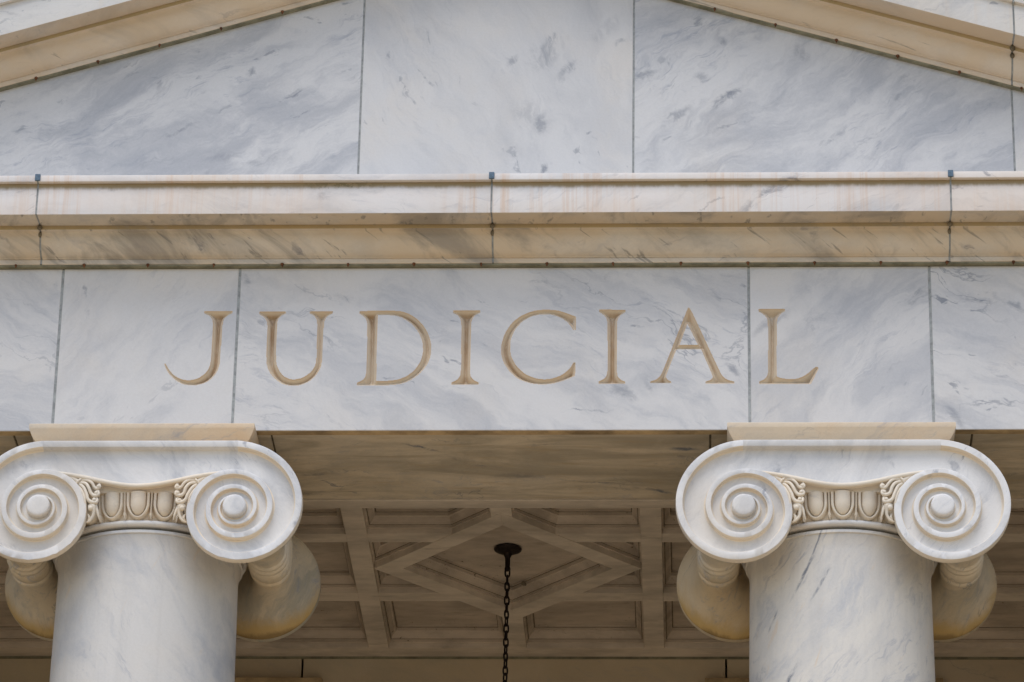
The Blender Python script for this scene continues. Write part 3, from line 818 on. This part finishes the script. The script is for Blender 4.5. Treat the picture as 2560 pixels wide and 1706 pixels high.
# diamond of four ribs, each a mitred bar
tips_o = [(DCX - HX, DCY), (DCX, DCY - HY), (DCX + HX, DCY), (DCX, DCY + HY)]
tips_i = [(DCX - hx, DCY), (DCX, DCY - hy), (DCX + hx, DCY), (DCX, DCY + hy)]
for k in range(4):
    k2 = (k + 1) % 4
    rib('diagonal_rib', [tips_o[k], tips_o[k2], tips_i[k2], tips_i[k]], ZC - .002)
SW = .0565
yj = HY * (1 - SW / HX)
rrect('rib', DCX - SW, DCX + SW, YF, DCY - yj + .004, ZC + .0005)
rrect('rib', DCX - SW, DCX + SW, DCY + yj - .004, YR - .001, ZC + .0005)

def inset(poly, d):
    n = len(poly); out = []
    A = sum(poly[i][0] * poly[(i + 1) % n][1] - poly[(i + 1) % n][0] * poly[i][1] for i in range(n))
    if A < 0: poly = poly[::-1]
    L = []
    for i in range(n):
        (x1, y1), (x2, y2) = poly[i], poly[(i + 1) % n]
        l = math.hypot(x2 - x1, y2 - y1); nx, ny = -(y2 - y1) / l, (x2 - x1) / l
        L.append((nx, ny, nx * x1 + ny * y1 + d))
    for i in range(n):
        a, b = L[i - 1], L[i]
        det = a[0] * b[1] - a[1] * b[0]
        out.append(((a[2] * b[1] - a[1] * b[2]) / det, (a[0] * b[2] - a[2] * b[0]) / det))
    return out
CPROF = [(-.004, .034), (.010, .034), (.0105, .050), (.0155, .051), (.020, .062), (.036, .086), (.044, .090), (.0445, .108), (.050, .110), (.051, PANEL)]
def coffer(poly, prof=CPROF):
    V, Fc = [], []
    rings = []
    for d, h in prof:
        q = inset(poly, d)
        rings.append(list(range(len(V), len(V) + len(q))))
        V += [(x, y, ZC + h) for x, y in q]
    n = len(poly)
    for i in range(len(rings) - 1):
        for k in range(n):
            Fc.append((rings[i][k], rings[i][(k + 1) % n], rings[i + 1][(k + 1) % n], rings[i + 1][k]))
    Fc.append(tuple(rings[-1]))
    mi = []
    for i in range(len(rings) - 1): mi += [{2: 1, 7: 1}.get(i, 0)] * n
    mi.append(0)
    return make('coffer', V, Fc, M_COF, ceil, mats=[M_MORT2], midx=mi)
rows = [(YF + .001 - .035, 1.662), (1.777, 2.506), (2.624, YR)]
for (a, b) in bays:
    for (c, d) in rows: coffer([(a, c), (b, c), (b, d), (a, d)])
for sx in (-1, 1):
    xe = (XL - DCX) if sx < 0 else (XR - DCX)
    for sy in (-1, 1):
        y1 = .3645; w1 = HX * (1 - y1 / HY)
        coffer([(DCX + xe, DCY + sy * .0), (DCX + xe, DCY + sy * y1), (DCX + sx * w1, DCY + sy * y1)])
        y1 = .482; w1 = HX * (1 - y1 / HY)
        ye = (YR - DCY) if sy > 0 else (DCY - rows[0][0])
        coffer([(DCX + xe, DCY + sy * y1), (DCX + xe, DCY + sy * ye), (DCX + sx * SW, DCY + sy * ye), (DCX + sx * SW, DCY + sy * yj), (DCX + sx * w1, DCY + sy * y1)])
coffer(tips_i)

# mud-wasp nest stuck to the moulding of the diamond
tag(MB().sphere((-.040, 2.60, ZC + .098), .012, 1.2, 1.0, 1.1).sphere((-.031, 2.60, ZC + .092), .008).build('insect_nest', M_MORT2, smooth=60),
    'small dark insect nest stuck to the moulding of the diamond ceiling coffer', 'insect nest')

# ================================================================ hanging chain
ch = empty('lamp_chain', (DCX, DCY, ZC + PANEL))
tag(ch, 'dark iron lamp chain with a round canopy hanging from the centre of the diamond coffer', 'chain')
zt = 0.0
m = MB().lathe([(.0, .0), (.062, .0), (.073, -.004), (.0765, -.009), (.074, -.014), (.060, -.021), (.040, -.030), (.024, -.038), (.0, -.040)], (0, 0, 0), 48, cap=False)
o = m.build('canopy', M_IRON, ch, smooth=50)
m = MB().lathe([(.0, -.035), (.026, -.036), (.019, -.050), (.0145, -.062), (.0135, -.115), (.016, -.118), (.0165, -.130), (.013, -.136), (.0, -.138)], (0, 0, 0), 24, cap=False)
m.build('stem', M_IRON, ch, smooth=50)
def torus_link(name, c, rx, rz, th, rot):
    m = MB(); path = []
    n = 20
    for k in range(n + 1):
        a = 2 * math.pi * k / n
        x = math.copysign(abs(math.cos(a)) ** .8, math.cos(a)) * rx; z = math.copysign(abs(math.sin(a)) ** .8, math.sin(a)) * rz
        path.append(Vector((x * math.cos(rot), x * math.sin(rot), z)))
    rings = []
    seg = 8
    axis = Vector((-math.sin(rot), math.cos(rot), 0))
    for k in range(n):
        t = (path[k + 1] - path[k - 1 if k else n - 1]).normalized()
        nn = t.cross(axis).normalized()
        rings.append([m.bm.verts.new(path[k] + (nn * math.cos(2 * math.pi * j / seg) + axis * math.sin(2 * math.pi * j / seg)) * th) for j in range(seg)])
    for k in range(n):
        for j in range(seg):
            m.bm.faces.new((rings[k][j], rings[k][(j + 1) % seg], rings[(k + 1) % n][(j + 1) % seg], rings[(k + 1) % n][j]))
    o = m.build(name, M_IRON, ch, smooth=60)
    o.location = c
    return o
proto = torus_link('link', (0, 0, -.148), .0125, .0250, .0050, R(20))
LP = .0405
nl = 36
for k in range(1, nl):
    o = proto.copy(); link(o, ch)
    o.location = (-.0001 * k, 0, -.148 - LP * k)
    o.rotation_euler = (0, 0, R(90) * (k % 2) + R(rng.uniform(-14, 14)) + .03 * k)

# ================================================================ columns
Z0 = 9.06                       # height of the volute eyes
W_TOP = 9.415 - Z0
EH = .4825                      # half distance between the eyes
YFACE = -.10                    # plane of the front scrolls
HD = AXIS_Y - YFACE             # half depth of the capital
Q = math.pi / 2
RS = [W_TOP, .331, .280, .236, .200, .187, .167, .142, .120, .110, .097, .081, .064, .058]
TS = np.arange(len(RS)) * Q
def Rv(t):                      # smooth spiral radius
    t = min(max(t, 0.0), TS[-1])
    i = min(int(t / Q), len(RS) - 2); f = t / Q - i
    P = [RS[max(i - 1, 0)], RS[i], RS[i + 1], RS[min(i + 2, len(RS) - 1)]]
    a, b, c, d = P
    if i == 0: a = 2 * b - c + .028
    return 0.5 * ((2 * b) + (-a + c) * f + (2 * a - 5 * b + 4 * c - d) * f * f + (-a + 3 * b - 3 * c + d) * f ** 3)
def bw(t):                      # width of the raised band
    return float(np.interp(t, [0, Q, 2 * Q, 3 * Q, 4 * Q, 6 * Q, 8 * Q, 12 * Q], [.036, .036, .042, .038, .027, .031, .024, .010]))
def dep(t):                     # depth of the channel beside the band
    return float(np.interp(t, [0, 4 * Q, 8 * Q, 12 * Q], [.040, .034, .026, .010]))

def volute(cx, side, fb, mat, parent):
    """side -1 left / +1 right scroll; fb -1 front / +1 back. Local u grows away from the column."""
    n = 12 * 24
    V = []
    nrng = random.Random(int(cx * 10) * 7 + side * 3 + fb)
    ph = [nrng.uniform(0, 6.3) for _ in range(6)]
    cols = 11
    for i in range(n + 1):
        t = TS[12] * i / n
        r = Rv(t); b = bw(t); rin = max(Rv(t + 4 * Q) if t + 4 * Q <= TS[-1] else .056, .02)
        d = dep(t); d2 = dep(t) * .92
        b = min(b, r - rin) if r - rin > .004 else .004
        out = .042 if t < 4 * Q else dep(t - 4 * Q) * .92 + .003
        chip = (.0012 * math.sin(17 * t + ph[0]) * math.sin(5.3 * t + ph[1])) if t < 4 * Q else 0.0
        if cx < 0 and fb < 0 and t < 4 * Q:      # weathered, broken stretches of the left capital's rims
            lo, hi = ((2.35, 3.6) if side > 0 else (2.6, 4.2))
            if lo < t < hi: chip += .0045 * abs(nrng.gauss(0, .6)) * math.sin((t - lo) / (hi - lo) * math.pi)
        wv = .0007 * math.sin(3.1 * t + ph[2])
        fl = r - b
        row = [(r, out), (r - .0005, .0045), (r - .0014, .0012 + abs(chip)), (r - .0035 + chip, 0 + wv), (fl + .0025, wv), (fl + .0006, .0015), (fl - .0008, d * .9),
               (fl - .008, d), (rin + (fl - rin) * .60, d * 1.0), (rin + min(.007, (fl - rin) * .3), d * .97), (rin - .001, d2)]
        a = Q + t                       # counter-clockwise seen from the front for the left scroll
        for (rr, y) in row:
            V.append((rr * math.cos(a), y, rr * math.sin(a)))
    V = np.array(V)
    ex = cx + side * EH
    W = V.copy()
    W[:, 0] = ex + (V[:, 0] if side < 0 else -V[:, 0])
    W[:, 1] = (YFACE + V[:, 1]) if fb < 0 else (AXIS_Y + HD - V[:, 1])
    W[:, 2] = Z0 + V[:, 2]
    q = grid_quads(n + 1, cols)
    o = fast_make('volute', W, q, mat, parent, smooth=40)
    if fb < 0:
        o.data.materials.append(M_TAN)
        o.data.polygons.foreach_set('material_index', np.tile(np.array([1, 1, 0, 0, 1, 1, 1, 0, 0, 1]), n).astype(np.int32))
    # round button in the middle
    pr = [(.0, -.0245), (.034, -.0243), (.048, -.0235), (.0535, -.0215), (.0570, -.017), (.0580, -.011), (.0580, .016), (.0, .017)]
    m = MB().lathe([(r_, y if fb < 0 else -y) for r_, y in pr], (ex, YFACE if fb < 0 else AXIS_Y + HD, Z0), 48, 'Y', cap=False)
    m.build('volute_eye', mat, parent, smooth=50)
    return o

def roll_w(u):                  # centre line of the sagging roll, u from the column axis
    x = min(abs(u) / EH, 1.0)
    return .113 + .0735 * (1 - math.cos(math.pi * x ** .93)) / 2

def capital_band(cx, fb, mat, mat2, parent):
    V = []
    nu = 97
    sec = 8
    for i in range(nu):
        u = -EH + 2 * EH * i / (nu - 1)
        c = roll_w(u)
        rt = c + .0135
        top = W_TOP
        V += [(u, .07, top), (u, .0045, top - .0005), (u, 0, top - .005), (u, 0, top - .032), (u, .002, top - .035), (u, .036, top - .0368), (u, .040, top - .040),
              (u, .040, rt + (top - .043 - rt) * .4), (u, .038, rt + (top - .043 - rt) * .1), (u, .036, rt - .0015)]
    cols = 10
    V = np.array(V)
    W = np.empty_like(V)
    W[:, 0] = cx + V[:, 0]; W[:, 1] = (YFACE + V[:, 1]) if fb < 0 else (AXIS_Y + HD - V[:, 1]); W[:, 2] = Z0 + V[:, 2]
    o = fast_make('capital_face', W, grid_quads(nu, cols), mat, parent, smooth=40)
    yy = lambda y: (YFACE + y) if fb < 0 else (AXIS_Y + HD - y)
    path = []; rad = []
    for i in range(nu):
        u = -EH + 2 * EH * i / (nu - 1)
        x = abs(u) / EH
        path.append((cx + u, yy(.010), Z0 + roll_w(u))); rad.append(.0125 - .0045 * max(0, (x - .55) / .45))
    m = MB().tube(path, rad, 14)
    m.tube([(x, yy(.026), z) for x, _, z in path], [r_ * 1.05 for r_ in rad], 10)
    m.build('roll_moulding', mat2, parent, smooth=60)
    return o

def palmette(cx, side, fb, mat, parent):
    K, KZ = .000365, .00039
    ox, oz = 215, 610
    sg = -side
    pj = random.Random(int(cx * 100) + side * 11 + fb * 3)
    def P(x, z, y):
        x += pj.uniform(-4, 4); z += pj.uniform(-4, 4)
        u = (x - ox) * K
        return (cx + side * EH + sg * u, (YFACE + y) if fb < 0 else (AXIS_Y + HD - y), Z0 + (oz - z) * KZ)
    m = MB()
    def t(pts, rads, n=6, ball=None):
        c = catmull([P(*p) for p in pts], n)
        r_ = np.interp(np.linspace(0, 1, len(c)), np.linspace(0, 1, len(rads)), rads)
        m.tube(c, list(r_), 10)
        if ball: m.sphere(P(*ball[:3]), ball[3], seg=12)
    # calyx and its collar
    t([(420, 150, .010), (560, 175, .012), (660, 215, .014), (735, 262, .016)], [.002, .006, .010, .0135])
    t([(775, 215, .010), (745, 245, .004), (715, 280, .008), (690, 305, .016)], [.004, .0062, .0062, .004])
    # four tendrils, each ending in a curl
    t([(745, 240, .014), (850, 243, .008), (915, 285, .004), (945, 335, .006), (985, 355, .008), (1020, 335, .008), (1012, 298, .010), (995, 290, .012)],
      [.007, .0075, .0075, .008, .0095, .0085, .006, .004], ball=(1000, 330, .006, .0105))
    t([(740, 265, .014), (830, 290, .006), (880, 355, .000), (905, 420, .002), (950, 455, .004), (1005, 440, .006), (1015, 400, .008), (990, 375, .010)],
      [.007, .0085, .0085, .0085, .010, .0095, .0065, .004], ball=(988, 420, .004, .0115))
    t([(735, 290, .014), (800, 340, .006), (850, 440, .000), (875, 510, .000), (925, 550, .002), (985, 545, .004), (1000, 500, .008), (970, 470, .010)],
      [.007, .0085, .0085, .0085, .0105, .0095, .0065, .004], ball=(962, 522, .002, .0115))
    t([(725, 310, .016), (775, 380, .008), (820, 470, .004), (838, 560, .006), (850, 620, .010)], [.006, .0075, .0075, .007, .004])
    t([(880, 600, .012), (920, 585, .008), (955, 600, .008), (960, 660, .012), (955, 720, .016), (915, 780, .020), (860, 800, .026)],
      [.006, .010, .012, .009, .008, .007, .004], ball=(920, 625, .008, .015))
    t([(880, 690, .026), (905, 740, .022), (880, 790, .028)], [.004, .008, .004])
    t([(975, 560, .014), (1000, 640, .016), (1020, 710, .020), (1040, 770, .026)], [.005, .008, .006, .0015])
    return m.build('palmette', mat, parent, smooth=70)

def echinus(cx, mat, parent):
    per = 24; na = per * 40; nz = 46
    A = np.linspace(0, 2 * math.pi, na, endpoint=False)
    zz = np.linspace(-.042, .093, nz)
    a = ((A + math.pi / per * 1.0) / (2 * math.pi / per)) % 1.0 - .5     # egg centred at the front (angle -90 deg)
    p = 2 * math.pi * .50 / per
    aa = a[:, None] * p; z = zz[None, :]
    zl = np.minimum(z - .045, 0)
    e = np.sqrt((aa / .0385) ** 2 + (zl / .066) ** 2)
    ei = np.sqrt((aa / .0420) ** 2 + (zl / .070) ** 2)
    eo = np.sqrt((aa / .0580) ** 2 + (zl / .083) ** 2)
    h = np.zeros((na, nz)) - .030
    egg = e < 1
    husk = (ei >= 1) & (eo < 1)
    f = np.clip((ei - 1) / np.maximum(ei - 1 + 1 - eo, 1e-6), 0, 1)
    h = np.where(husk, .010 * np.sqrt(np.clip(1 - (2 * f - 1) ** 2, 0, 1)) - .004, h)
    h = np.where(egg, -.006 + .026 * np.sqrt(np.clip(1 - e ** 2, 0, 1)), h)
    h = np.where((e >= 1) & (ei < 1), -.018, h)
    # dart between two eggs
    dd = p / 2 - np.abs(aa)
    wd = np.interp(zz, [-.048, -.020, .0, .093], [.0004, .008, .0045, .0060])[None, :]
    dart = dd < wd
    h = np.where(dart & (eo >= .93), np.maximum(h, .007 * (1 - dd / wd) + .001), h)
    base = .490 + .025 * np.clip((z + .042) / .135, 0, 1) ** .6
    rr = base + h
    # close at the top and the bottom
    V = np.stack([rr * np.cos(A)[:, None], rr * np.sin(A)[:, None], np.broadcast_to(z, rr.shape)], -1)
    top = np.stack([.44 * np.cos(A), .44 * np.sin(A), np.full(na, .0932)], -1)[:, None, :]
    bot = np.stack([.44 * np.cos(A), .44 * np.sin(A), np.full(na, -.0425)], -1)[:, None, :]
    V = np.concatenate([bot, V, top], 1)
    W = V.reshape(-1, 3) + np.array([cx, AXIS_Y, Z0])
    return fast_make('egg_and_dart', W, grid_quads(na, nz + 2, True), mat, parent, smooth=50)

def bolster(cx, side, mat, parent):
    """spool between front and back scroll"""
    nv_, npnt = 150, 96
    V = []; stain = []
    for i in range(nv_):
        v = -1 + 2 * i / (nv_ - 1)
        y = AXIS_Y + v * (HD - .041)
        av = abs(v)
        if av > .982: s = 1.0
        elif av > .972: s = .94 + .06 * (av - .972) / .010
        else:
            k = max(0.0, (av - .21) / .755)
            s = .94 * k ** 2.5
        ring = 0.0
        for rc, rh, rw in ((.0, .018, .10), (.150, .016, .050), (.225, .010, .032)):
            ring = max(ring, rh * math.sqrt(max(0, 1 - ((av - rc) / rw) ** 2)))
        for j in range(npnt):
            f = j / (npnt - 1)
            if f < .80:
                t = f / .80 * 3 * Q
                r = Rv(t)
                big = np.array((r * math.cos(Q + t), r * math.sin(Q + t)))
                g = f / .80
                if g < 1 / 3: 
                    k2 = g * 3
                    sm = np.array((-.125 - .085 * min(1, k2 * 1.5), W_TOP - .02 - (W_TOP + .045) * k2))
                else:
                    an = math.pi + (g - 1 / 3) * 1.5 * math.pi
                    sm = np.array((-.120 + (.090 + ring) * math.cos(an), -.065 + (.090 + ring) * math.sin(an)))
                if g < 1 / 3: sm[0] -= ring
            else:
                k2 = (f - .80) / .20
                big = np.array((Rv(3 * Q), 0)) * (1 - k2) + np.array((Rv(3 * Q) - .02, W_TOP - .02)) * k2
                sm = np.array((-.030 + ring, -.065)) * (1 - k2) + np.array((-.02 + ring, W_TOP - .02)) * k2
            q = big * s + sm * (1 - s)
            q[1] = min(q[1], W_TOP - .002)
            u = q[0] if side < 0 else -q[0]
            V.append((cx + side * EH + u, y, Z0 + q[1]))
            st = max(0, (s - .25) / .7) * min(1.2, max(0, .62 + (-.02 - q[1]) * 2.2)) if v > 0 else 0.05
            stain.append(st)
    Qd = grid_quads(nv_, npnt)
    o = fast_make('bolster', np.array(V), Qd, mat, parent, smooth=60)
    at = o.data.attributes.new('stain', 'FLOAT', 'POINT')
    at.data.foreach_set('value', stain)
    return o

def build_column(cx, shaft_mat, cap_mat, label):
    prof = []
    zt = -.103
    for k in range(9):
        a = k / 8
        prof.append((.449 + .0135 * (1 - math.sin(a * Q)) , zt - .004 - .075 * a))
    d0 = -.185
    for k in range(1, 31):
        d = (9.06 - 1.25 + d0) * k / 30
        prof.append((.449 + .0125 * d - .0006 * d * d, d0 - d))
    z_end = prof[-1][1]; r_end = prof[-1][0]
    prof = [(.30, -.0845), (.4670, -.0845), (.4705, -.088), (.4705, -.1010), (.4675, -.1035), (.4625, -.1045)] + prof
    prof += [(r_end + .03, z_end - .04), (r_end + .03, z_end - .08), (r_end + .09, z_end - .10), (r_end + .12, z_end - .15), (r_end + .09, z_end - .20),
             (r_end + .05, z_end - .22), (r_end + .05, z_end - .25), (r_end + .12, z_end - .27), (r_end + .15, z_end - .33)]
    zb = Z_FLOOR - Z0 + .0
    prof += [(r_end + .12, zb), (.0, zb)]
    col = MB().lathe([p for p in prof], (cx, AXIS_Y, Z0), 160, cap=False).build('column', shaft_mat, smooth=45)
    under(col)
    col['label'] = label
    # neck
    m = MB().lathe([(.30, -.0835), (.4400, -.0850), (.4400, -.0695), (.30, -.0700)], (cx, AXIS_Y, Z0), 128)
    m.build('neck_joint', M_MORT3, col, smooth=40)
    pr = [(.30, -.0695), (.462, -.0695)]
    for k in range(11):
        a = -Q + k / 10 * math.pi
        pr.append((.471 + .0185 * math.cos(a), -.0545 + .0155 * math.sin(a)))
    pr += [(.30, -.0395)]
    MB().lathe(pr, (cx, AXIS_Y, Z0), 160).build('astragal', cap_mat, col, smooth=50)
    echinus(cx, M_TAN, col)
    MB().lathe([(.45, .0935), (.45, W_TOP - .03)], (cx, AXIS_Y, Z0), 64).build('capital_core', M_TAN, col)
    MB().box(cx - EH + .02, cx + EH - .02, YFACE + .048, AXIS_Y + HD - .048, Z0 + .0936, Z0 + W_TOP - .004).build('capital_core', M_TAN, col)
    for fb in (-1, 1):
        capital_band(cx, fb, cap_mat, M_TAN, col)
        for s in (-1, 1):
            volute(cx, s, fb, cap_mat if fb < 0 else M_BOL, col)
            if True: palmette(cx, s, fb, M_TAN, col)
    for s in (-1, 1): bolster(cx, s, M_BOL, col)
    # abacus: square slab, ovolo edge
    V = []; pr = [(.517, W_TOP + .0005), (.5195, W_TOP + .003), (.536, W_TOP + .022), (.551, W_TOP + .048), (.5575, W_TOP + .068), (.560, W_TOP + .073), (.560, Z_ARCH - Z0 - .0015), (.555, Z_ARCH - Z0 + .002)]
    Fc = []
    hb = -.015   # the slab is a little shallower than it is wide
    for (h, z) in pr:
        for (sx, sy) in ((-1, -1), (1, -1), (1, 1), (-1, 1)):
            V.append((cx + sx * h, AXIS_Y + sy * (h + hb), Z0 + z))
    for i in range(len(pr) - 1):
        for k in range(4):
            Fc.append((i * 4 + k, i * 4 + (k + 1) % 4, (i + 1) * 4 + (k + 1) % 4, (i + 1) * 4 + k))
    Fc.append((0, 1, 2, 3)); Fc.append(tuple(len(V) - 4 + k for k in range(4)))
    a = make('abacus', V, Fc, M_ABA, col, smooth=32)
    return col

build_column(COLS[0], M_SHAFT[0], M_CAP[0], 'blue-grey veined column cut by the left picture edge')
build_column(COLS[1], M_SHAFT[1], M_CAP[1], 'creamy white column with short dark diagonal streaks')
